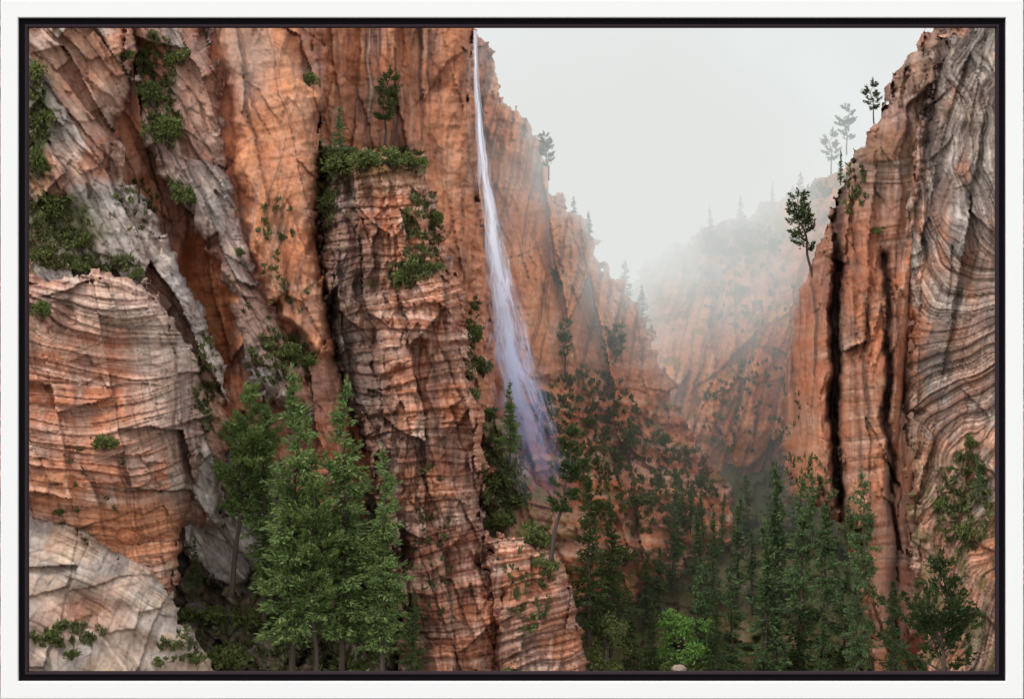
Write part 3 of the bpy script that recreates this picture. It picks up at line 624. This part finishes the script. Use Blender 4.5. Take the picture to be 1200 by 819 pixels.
S = [
 (122, 524, 496, 1.1, 'round green shrub on the face of the layered dome'),
 (52, 372, 344, 1.0, 'small dark shrub near the top left of the layered dome'),
 (60, 262, 214, 1.2, 'large shrub at the left edge above the layered dome'),
 (92, 292, 262, 1.2, 'shrub right of the large left edge shrub above the dome'),
 (50, 305, 276, 1.3, 'low shrub at the frame edge just above the dome'),
 (128, 318, 288, 1.2, 'green shrub on the right lip of the dome top'),
 (92, 322, 300, 1.4, 'low shrub centred on the dome top'),
 (156, 328, 306, 1.1, 'small shrub at the right end of the dome top'),
 (46, 150, 108, 1.0, 'upper green shrub at the left edge of the pale ramp'),
 (44, 205, 160, 1.0, 'lower green shrub at the left edge of the pale ramp'),
 (38, 96, 62, .9, 'topmost shrub at the left edge of the picture'),
 (172, 80, 40, 1.1, 'shrub at the top of the gully beside the pale ramp'),
 (212, 74, 44, 1.1, 'dark shrub at the top right of the gully'),
 (180, 122, 84, 1.0, 'green shrub halfway down the upper gully'),
 (196, 168, 122, 1.2, 'bright shrub hanging low in the upper gully'),
 (222, 240, 186, .8, 'upright dark shrub at the mouth of the alcove'),
 (146, 70, 48, 1.0, 'tuft of shrub high on the pale ramp'),
 (362, 100, 78, 1.0, 'small shrub high on the right side of the orange slab'),
 (282, 300, 286, 1.0, 'tiny shrub on the grey pillar'),
 (330, 420, 392, 1.5, 'shrub at the foot of the grey pillar, left of its neighbour'),
 (356, 428, 400, 1.3, 'shrub at the foot of the grey pillar, right of its neighbour'),
 (394, 206, 168, 1.2, 'leftmost dark shrub on the buttress top'),
 (424, 198, 170, 1.4, 'bushy shrub left of the spindly pine on the buttress top'),
 (460, 196, 166, 1.5, 'bushy shrub below the spindly pine on the buttress top'),
 (486, 196, 172, 1.2, 'rightmost bright shrub on the buttress top'),
 (384, 250, 212, .9, 'shrub on the left side of the buttress below its top'),
 (508, 268, 238, 1.0, 'shrub on the right edge of the buttress below its top'),
 (484, 330, 292, 1.1, 'largest shrub on the upper face of the buttress'),
 (508, 318, 296, 1.1, 'small shrub right of the largest buttress shrub'),
 (552, 400, 372, .8, 'narrow shrub on the right edge of the buttress at mid height'),
 (566, 440, 410, .8, 'narrow shrub under the mid height shrub on the buttress edge'),
 (574, 492, 470, 1.3, 'green shrub at the upper end of the waterfall ledge'),
 (584, 570, 536, 1.3, 'shrub in the middle of the waterfall ledge'),
 (604, 594, 566, 1.3, 'pale green shrub beside the foot of the fall'),
 (588, 620, 590, 1.3, 'shrub just above the banded outcrop'),
 (626, 640, 600, 1.0, 'dark shrub on the lower right of the waterfall ledge'),
 (640, 668, 640, 1.2, 'shrub on top of the banded outcrop'),
 (640, 472, 452, 1.2, 'hazy shrub right of the lower waterfall'),
 (690, 500, 482, 1.3, 'hazy shrub on the slope under the slanting pine'),
 (722, 540, 520, 1.3, 'hazy shrub midway down the slope right of the waterfall'),
 (752, 590, 568, 1.3, 'hazy shrub low on the slope right of the waterfall'),
 (700, 600, 578, 1.2, 'dark shrub above the dense firs behind the outcrop'),
 (732, 660, 632, 1.2, 'dark shrub where the slope meets the valley forest'),
 (776, 520, 500, 1.2, 'misty shrub at the bottom of the notch'),
 (672, 545, 526, 1.2, 'hazy shrub beside the lower spray of the waterfall'),
 (820, 570, 550, 1.2, 'misty shrub at the right toe of the scrubby slope'),
 (870, 345, 330, 1.4, 'small shrub on the upper face of the far wall'),
 (1030, 274, 262, 1.3, 'small shrub on the upper right column wall'),
 (1010, 642, 616, 1.1, 'small shrub at the base of the column wall'),
 (1104, 600, 578, 1.0, 'left shrub clinging low on the striped rock'),
 (1134, 632, 604, 1.0, 'right shrub clinging low on the striped rock'),
 (1136, 524, 502, .8, 'upper shrub clinging to the striped rock'),
 (236, 728, 690, 1.4, 'dark shrub between the slickrock slope and the firs'),
 (262, 790, 740, 1.4, 'shrub at the bottom beside the slickrock slope'),
 (300, 740, 704, 1.4, 'shrub under the leaning pine'),
 (420, 800, 750, 1.4, 'shrub between the dark fir and the buttress at the bottom'),
 (600, 800, 768, 1.2, 'shrub at the bottom of the banded outcrop'),
 (60, 748, 732, 1.5, 'low shrub in a groove of the slickrock slope'),
 (84, 772, 756, 1.4, 'low shrub at the lower end of the slickrock groove'),
 (188, 780, 764, 1.2, 'small shrub on the lower right of the slickrock slope'),
 (230, 776, 754, 1.0, 'small shrub at the tip of the slickrock slope'),
 (70, 604, 592, 1.4, 'tiny shrub on the top edge of the slickrock slope'),
 (776, 806, 756, 1.2, 'low green bush at the left foot of the bright green tree'),
 (822, 806, 764, 1.3, 'low green bush at the right foot of the bright green tree'),
]
for i, (px, yb, yt, w, lab) in enumerate(S):
    plant('shrub%d' % (i % 4), 'shrub', px, yb, yt, lab, 'shrub', 0, 480 if yb == 806 else None, off=8, wide=w*.85)

rng = np.random.default_rng(9)
PATCH = [(60, 260, 45, 35, 260), (42, 150, 14, 60, 160), (185, 90, 20, 55, 260), (195, 150, 20, 24, 120), (105, 308, 58, 9, 200), (440, 184, 58, 9, 260), (384, 220, 12, 50, 140), (494, 270, 22, 50, 200),
         (480, 320, 26, 20, 120), (556, 410, 9, 60, 120), (590, 560, 26, 60, 500), (690, 500, 60, 70, 600), (740, 560, 60, 70, 400), (800, 570, 40, 50, 300), (860, 280, 60, 20, 300), (940, 225, 35, 10, 140), (870, 330, 60, 60, 160), (880, 480, 60, 60, 160),
         (1130, 590, 32, 60, 260), (240, 450, 12, 60, 120), (330, 420, 40, 30, 180), (370, 740, 120, 50, 700), (80, 745, 45, 14, 120), (215, 755, 30, 20, 60), (620, 690, 30, 50, 90), (1000, 640, 20, 40, 80), (320, 330, 40, 100, 60), (130, 560, 60, 60, 20),
         (1000, 220, 18, 30, 70), (500, 640, 30, 100, 80), (160, 240, 30, 30, 40), (940, 570, 40, 40, 160)]
pts = []
for cx, cy, rx, ry, n in PATCH:
    for _ in range(n):
        a = rng.uniform(0, 6.28); r = math.sqrt(rng.random()); x = cx+rx*r*math.cos(a); y = cy+ry*r*math.sin(a)
        if fbm(np.array([x/14]), np.array([y/10]), 300)[0] < -.1: continue
        d = surf(x, y)
        if d >= 1500: continue
        pts.append(P(x, y, d-3))
cen = np.array(pts)
V, F = tri_tufts(cen, np.tile(np.array([[0, -.3, 1.]]), (len(cen), 1)), .0065, .0018, 9, rng, .7)
tag(mk('ground_cover', V, F, GRASS), 'low green growth and grass scattered along the rock ledges', 'plants', None, 'stuff')

def boulder(px, py, r, label, seed, d=None, sq=.6, pal=None):
    bm = bmesh.new(); bmesh.ops.create_icosphere(bm, subdivisions=4, radius=1)
    for v in bm.verts:
        p = v.co.copy(); c = mn.voronoi(p*1.1+Vector((seed, 0, 0)))[0]
        v.co = p*(.75+.35*c[0]+.12*mn.noise(p*3+Vector((seed, 3, 1)))+.05*mn.noise(p*9))
        v.co.z *= sq
    me = bpy.data.meshes.new('boulder'); bm.to_mesh(me); bm.free()
    for p in me.polygons: p.use_smooth = True
    a = me.color_attributes.new('Col', 'FLOAT_COLOR', 'POINT')
    for i, v in enumerate(me.vertices):
        t = .8+.4*mn.noise(v.co*4); c = pal if pal is not None else GR; a.data[i].color = (*(np.array(c)*t), 1)
    me.materials.append(ROCK)
    o = bpy.data.objects.new('boulder', me); C.objects.link(o)
    d = surf(px, py) if d is None else d
    o.location = P(px, py, d); k = r*SC(d); o.scale = (k, k, k); o.rotation_euler = (random.uniform(-.4, .4), random.uniform(-.5, .5), random.uniform(0, 6))
    tag(o, label, 'boulder')
boulder(232, 714, 14, 'dark boulder at the top of the slickrock edge', 3, pal=DG)
boulder(430, 756, 11, 'pale boulder between the dark fir and the medium fir', 4, pal=PK*.7)
boulder(796, 783, 9, 'pale pink boulder below the bright green tree', 5, d=440, pal=PK*.8)
boulder(150, 628, 15, 'orange block wedged under the layered dome', 7, pal=OR2)

# ---------------------------------------------------------------- fog bank (self-glowing volume behind the near cliffs, emission instead of scattered light)
bm = bmesh.new(); bmesh.ops.create_cube(bm, size=1)
for v in bm.verts: v.co = Vector((v.co.x*2.8, 1.5+v.co.y*1.9, v.co.z*2.0))
me = bpy.data.meshes.new('fog'); bm.to_mesh(me); bm.free()
fog = bpy.data.objects.new('fog', me); C.objects.link(fog); tag(fog, 'white fog bank filling the canyon notch between the walls', 'fog', None, 'structure')
m = bpy.data.materials.new('fog_volume'); m.use_nodes = True; N = m.node_tree.nodes; L = m.node_tree.links; N.remove(N['Principled BSDF'])
tc = N.new('ShaderNodeTexCoord'); sp = N.new('ShaderNodeSeparateXYZ'); L.new(tc.outputs['Object'], sp.inputs[0])
yr = N.new('ShaderNodeMapRange'); yr.interpolation_type = 'SMOOTHSTEP'; yr.inputs['From Min'].default_value = .62; yr.inputs['From Max'].default_value = 1.0; L.new(sp.outputs[1], yr.inputs['Value'])
sb = N.new('ShaderNodeVectorMath'); sb.operation = 'SUBTRACT'; sb.inputs[1].default_value = (.20, 0, .27); L.new(tc.outputs['Object'], sb.inputs[0])
ml = N.new('ShaderNodeVectorMath'); ml.operation = 'MULTIPLY'; ml.inputs[1].default_value = (1/.23, 0, 1/.195); L.new(sb.outputs[0], ml.inputs[0])
dt = N.new('ShaderNodeVectorMath'); dt.operation = 'DOT_PRODUCT'; L.new(ml.outputs[0], dt.inputs[0]); L.new(ml.outputs[0], dt.inputs[1])
ng = N.new('ShaderNodeMath'); ng.operation = 'MULTIPLY'; ng.inputs[1].default_value = -1; L.new(dt.outputs['Value'], ng.inputs[0])
ex = N.new('ShaderNodeMath'); ex.operation = 'EXPONENT'; L.new(ng.outputs[0], ex.inputs[0])
ba = N.new('ShaderNodeMapRange'); ba.interpolation_type = 'SMOOTHSTEP'; ba.inputs['From Min'].default_value = -.05; ba.inputs['From Max'].default_value = .40; ba.inputs['To Min'].default_value = .20; ba.inputs['To Max'].default_value = 1.1; L.new(sp.outputs[2], ba.inputs['Value'])
ma = N.new('ShaderNodeMath'); ma.operation = 'MULTIPLY_ADD'; ma.inputs[1].default_value = 6.6; L.new(ex.outputs[0], ma.inputs[0]); L.new(ba.outputs[0], ma.inputs[2])
nz = N.new('ShaderNodeTexNoise'); nz.inputs['Scale'].default_value = 5; nz.inputs['Detail'].default_value = 4; L.new(tc.outputs['Object'], nz.inputs['Vector'])
nr = N.new('ShaderNodeMapRange'); nr.inputs['From Min'].default_value = .32; nr.inputs['From Max'].default_value = .68; nr.inputs['To Min'].default_value = .2; nr.inputs['To Max'].default_value = 1.8; L.new(nz.outputs['Fac'], nr.inputs['Value'])
a1 = N.new('ShaderNodeMath'); a1.operation = 'MULTIPLY'; L.new(ma.outputs[0], a1.inputs[0]); L.new(yr.outputs[0], a1.inputs[1])
a2 = N.new('ShaderNodeMath'); a2.operation = 'MULTIPLY'; L.new(a1.outputs[0], a2.inputs[0]); L.new(nr.outputs[0], a2.inputs[1])
ab = N.new('ShaderNodeVolumeAbsorption'); ab.inputs['Color'].default_value = (0, 0, 0, 1); L.new(a2.outputs[0], ab.inputs['Density'])
em = N.new('ShaderNodeEmission'); em.inputs['Color'].default_value = (.77, .79, .77, 1); L.new(a2.outputs[0], em.inputs['Strength'])
ad = N.new('ShaderNodeAddShader'); L.new(ab.outputs[0], ad.inputs[0]); L.new(em.outputs[0], ad.inputs[1]); L.new(ad.outputs[0], N['Material Output'].inputs['Volume'])
try: m.cycles.volume_step_rate = .7
except Exception: pass
me.materials.append(m)

# ---------------------------------------------------------------- picture frame
def flat(name, col, rough, spec=.4):
    m, t, N, L, b = newmat(name)
    n = N.new('ShaderNodeTexNoise'); n.inputs['Scale'].default_value = 30; n.inputs['Detail'].default_value = 5
    r = N.new('ShaderNodeMix'); r.data_type = 'RGBA'; r.inputs[6].default_value = (*[c*.97 for c in col], 1); r.inputs[7].default_value = (*col, 1)
    L.new(n.outputs['Fac'], r.inputs[0]); L.new(r.outputs[2], b.inputs['Base Color']); b.inputs['Roughness'].default_value = rough; b.inputs['Specular IOR Level'].default_value = spec
    return m
WH = flat('white_painted_wood', (.90, .90, .90), .5); BK = flat('black_liner', (.006, .005, .006), .9, .05); LN = flat('brown_liner_edge', (.035, .024, .03), .9, .1)
fr = bpy.data.objects.new('picture_frame', None); C.objects.link(fr); fr.location = (0, 0, -.4095)
tag(fr, 'white rectangular picture frame with a thin black inner liner', 'picture frame')
def rails(part, outer, inner, y0, y1, mat, bev):
    """four mitred rails; outer / inner = (x0, y0, x1, y1) in mm on the frame face"""
    ox0, oy0, ox1, oy1 = outer; ix0, iy0, ix1, iy1 = inner
    def p(px, py, y): return Vector(((px-600)/1000, y, (409.5-py)/1000+.4095))
    O = [(ox0, oy0), (ox1, oy0), (ox1, oy1), (ox0, oy1)]; I = [(ix0, iy0), (ix1, iy0), (ix1, iy1), (ix0, iy1)]
    for k in range(4):
        a, b = O[k], O[(k+1) % 4]; c, d = I[(k+1) % 4], I[k]
        bm = bmesh.new()
        f = [bm.verts.new(p(*q, y0)) for q in (a, b, c, d)]; g = [bm.verts.new(p(*q, y1)) for q in (a, b, c, d)]
        bm.faces.new(f); bm.faces.new(g[::-1])
        for i in range(4): bm.faces.new((f[i], g[i], g[(i+1) % 4], f[(i+1) % 4]))
        bmesh.ops.recalc_face_normals(bm, faces=bm.faces)
        es = [bm.edges.get((f[0], f[1])), bm.edges.get((f[2], f[3]))]
        bmesh.ops.bevel(bm, geom=es, offset=bev, segments=3, affect='EDGES', profile=.5)
        me = bpy.data.meshes.new(part); bm.to_mesh(me); bm.free(); me.materials.append(mat)
        o = bpy.data.objects.new(part, me); C.objects.link(o); o.parent = fr
rails('rail', (.5, .5, 1199.5, 818.5), (21, 21, 1179, 798), 0, .010, WH, .0012)
rails('liner', (21.1, 21.1, 1178.9, 797.9), (28.5, 28.5, 1171.5, 790.5), .004, .014, BK, .0006)
rails('liner_edge', (28.6, 28.6, 1171.4, 790.4), (31.5, 31.5, 1168.5, 787.5), .002, .012, LN, .0005)

# ---------------------------------------------------------------- light, world, camera
w = bpy.data.worlds.new('World'); bpy.context.scene.world = w; w.use_nodes = True; N = w.node_tree.nodes; L = w.node_tree.links
bg = N['Background']; bg.inputs['Strength'].default_value = .05
sky = N.new('ShaderNodeTexSky'); sky.sky_type = 'NISHITA'; sky.sun_disc = False
dv = Vector((-.55, -.50, .80)).normalized()
sky.sun_elevation = math.asin(dv.z); sky.sun_rotation = math.atan2(dv.x, dv.y); L.new(sky.outputs[0], bg.inputs['Color'])
tc = N.new('ShaderNodeTexCoord'); sp = N.new('ShaderNodeSeparateXYZ'); L.new(tc.outputs['Generated'], sp.inputs[0])
r = N.new('ShaderNodeValToRGB'); e = r.color_ramp.elements
e[0].position = 0; e[0].color = (.26, .24, .22, 1); e[1].position = 1; e[1].color = (1.4, 1.38, 1.36, 1)
for pos, c in ((.40, (.38, .37, .35, 1)), (.49, (.72, .72, .70, 1)), (.56, (.86, .87, .84, 1)), (.75, (1.1, 1.1, 1.08, 1))):
    q = e.new(pos); q.color = c
mz = N.new('ShaderNodeMapRange'); mz.inputs['From Min'].default_value = -1; mz.inputs['From Max'].default_value = 1; L.new(sp.outputs[2], mz.inputs['Value'])
nz = N.new('ShaderNodeTexNoise'); nz.inputs['Scale'].default_value = 7; nz.inputs['Detail'].default_value = 4; L.new(tc.outputs['Generated'], nz.inputs['Vector'])
nm = N.new('ShaderNodeMapRange'); nm.inputs['From Min'].default_value = .3; nm.inputs['From Max'].default_value = .7; nm.inputs['To Min'].default_value = .90; nm.inputs['To Max'].default_value = 1.10; L.new(nz.outputs['Fac'], nm.inputs['Value'])
L.new(mz.outputs[0], r.inputs[0])
b2 = N.new('ShaderNodeBackground'); L.new(r.outputs[0], b2.inputs['Color']); L.new(nm.outputs[0], b2.inputs['Strength'])
ad = N.new('ShaderNodeAddShader'); L.new(bg.outputs[0], ad.inputs[0]); L.new(b2.outputs[0], ad.inputs[1]); L.new(ad.outputs[0], N['World Output'].inputs['Surface'])
sl = bpy.data.lights.new('sun', 'SUN'); sl.energy = 1.45; sl.angle = math.radians(12); sl.color = (1, .96, .90)
so = bpy.data.objects.new('sun', sl); C.objects.link(so)
so.rotation_euler = dv.to_track_quat('Z', 'Y').to_euler()
sc = bpy.context.scene
sc.view_settings.view_transform = 'Standard'; sc.view_settings.look = 'None'; sc.view_settings.exposure = 0
cam = bpy.data.cameras.new('camera'); co = bpy.data.objects.new('camera', cam); C.objects.link(co)
co.location = (0, -CAMD, 0); co.rotation_euler = (math.pi/2, 0, 0); cam.sensor_width = 36; cam.lens = 36*CAMD/1.2; cam.clip_start = .01; cam.clip_end = 100
sc.camera = co
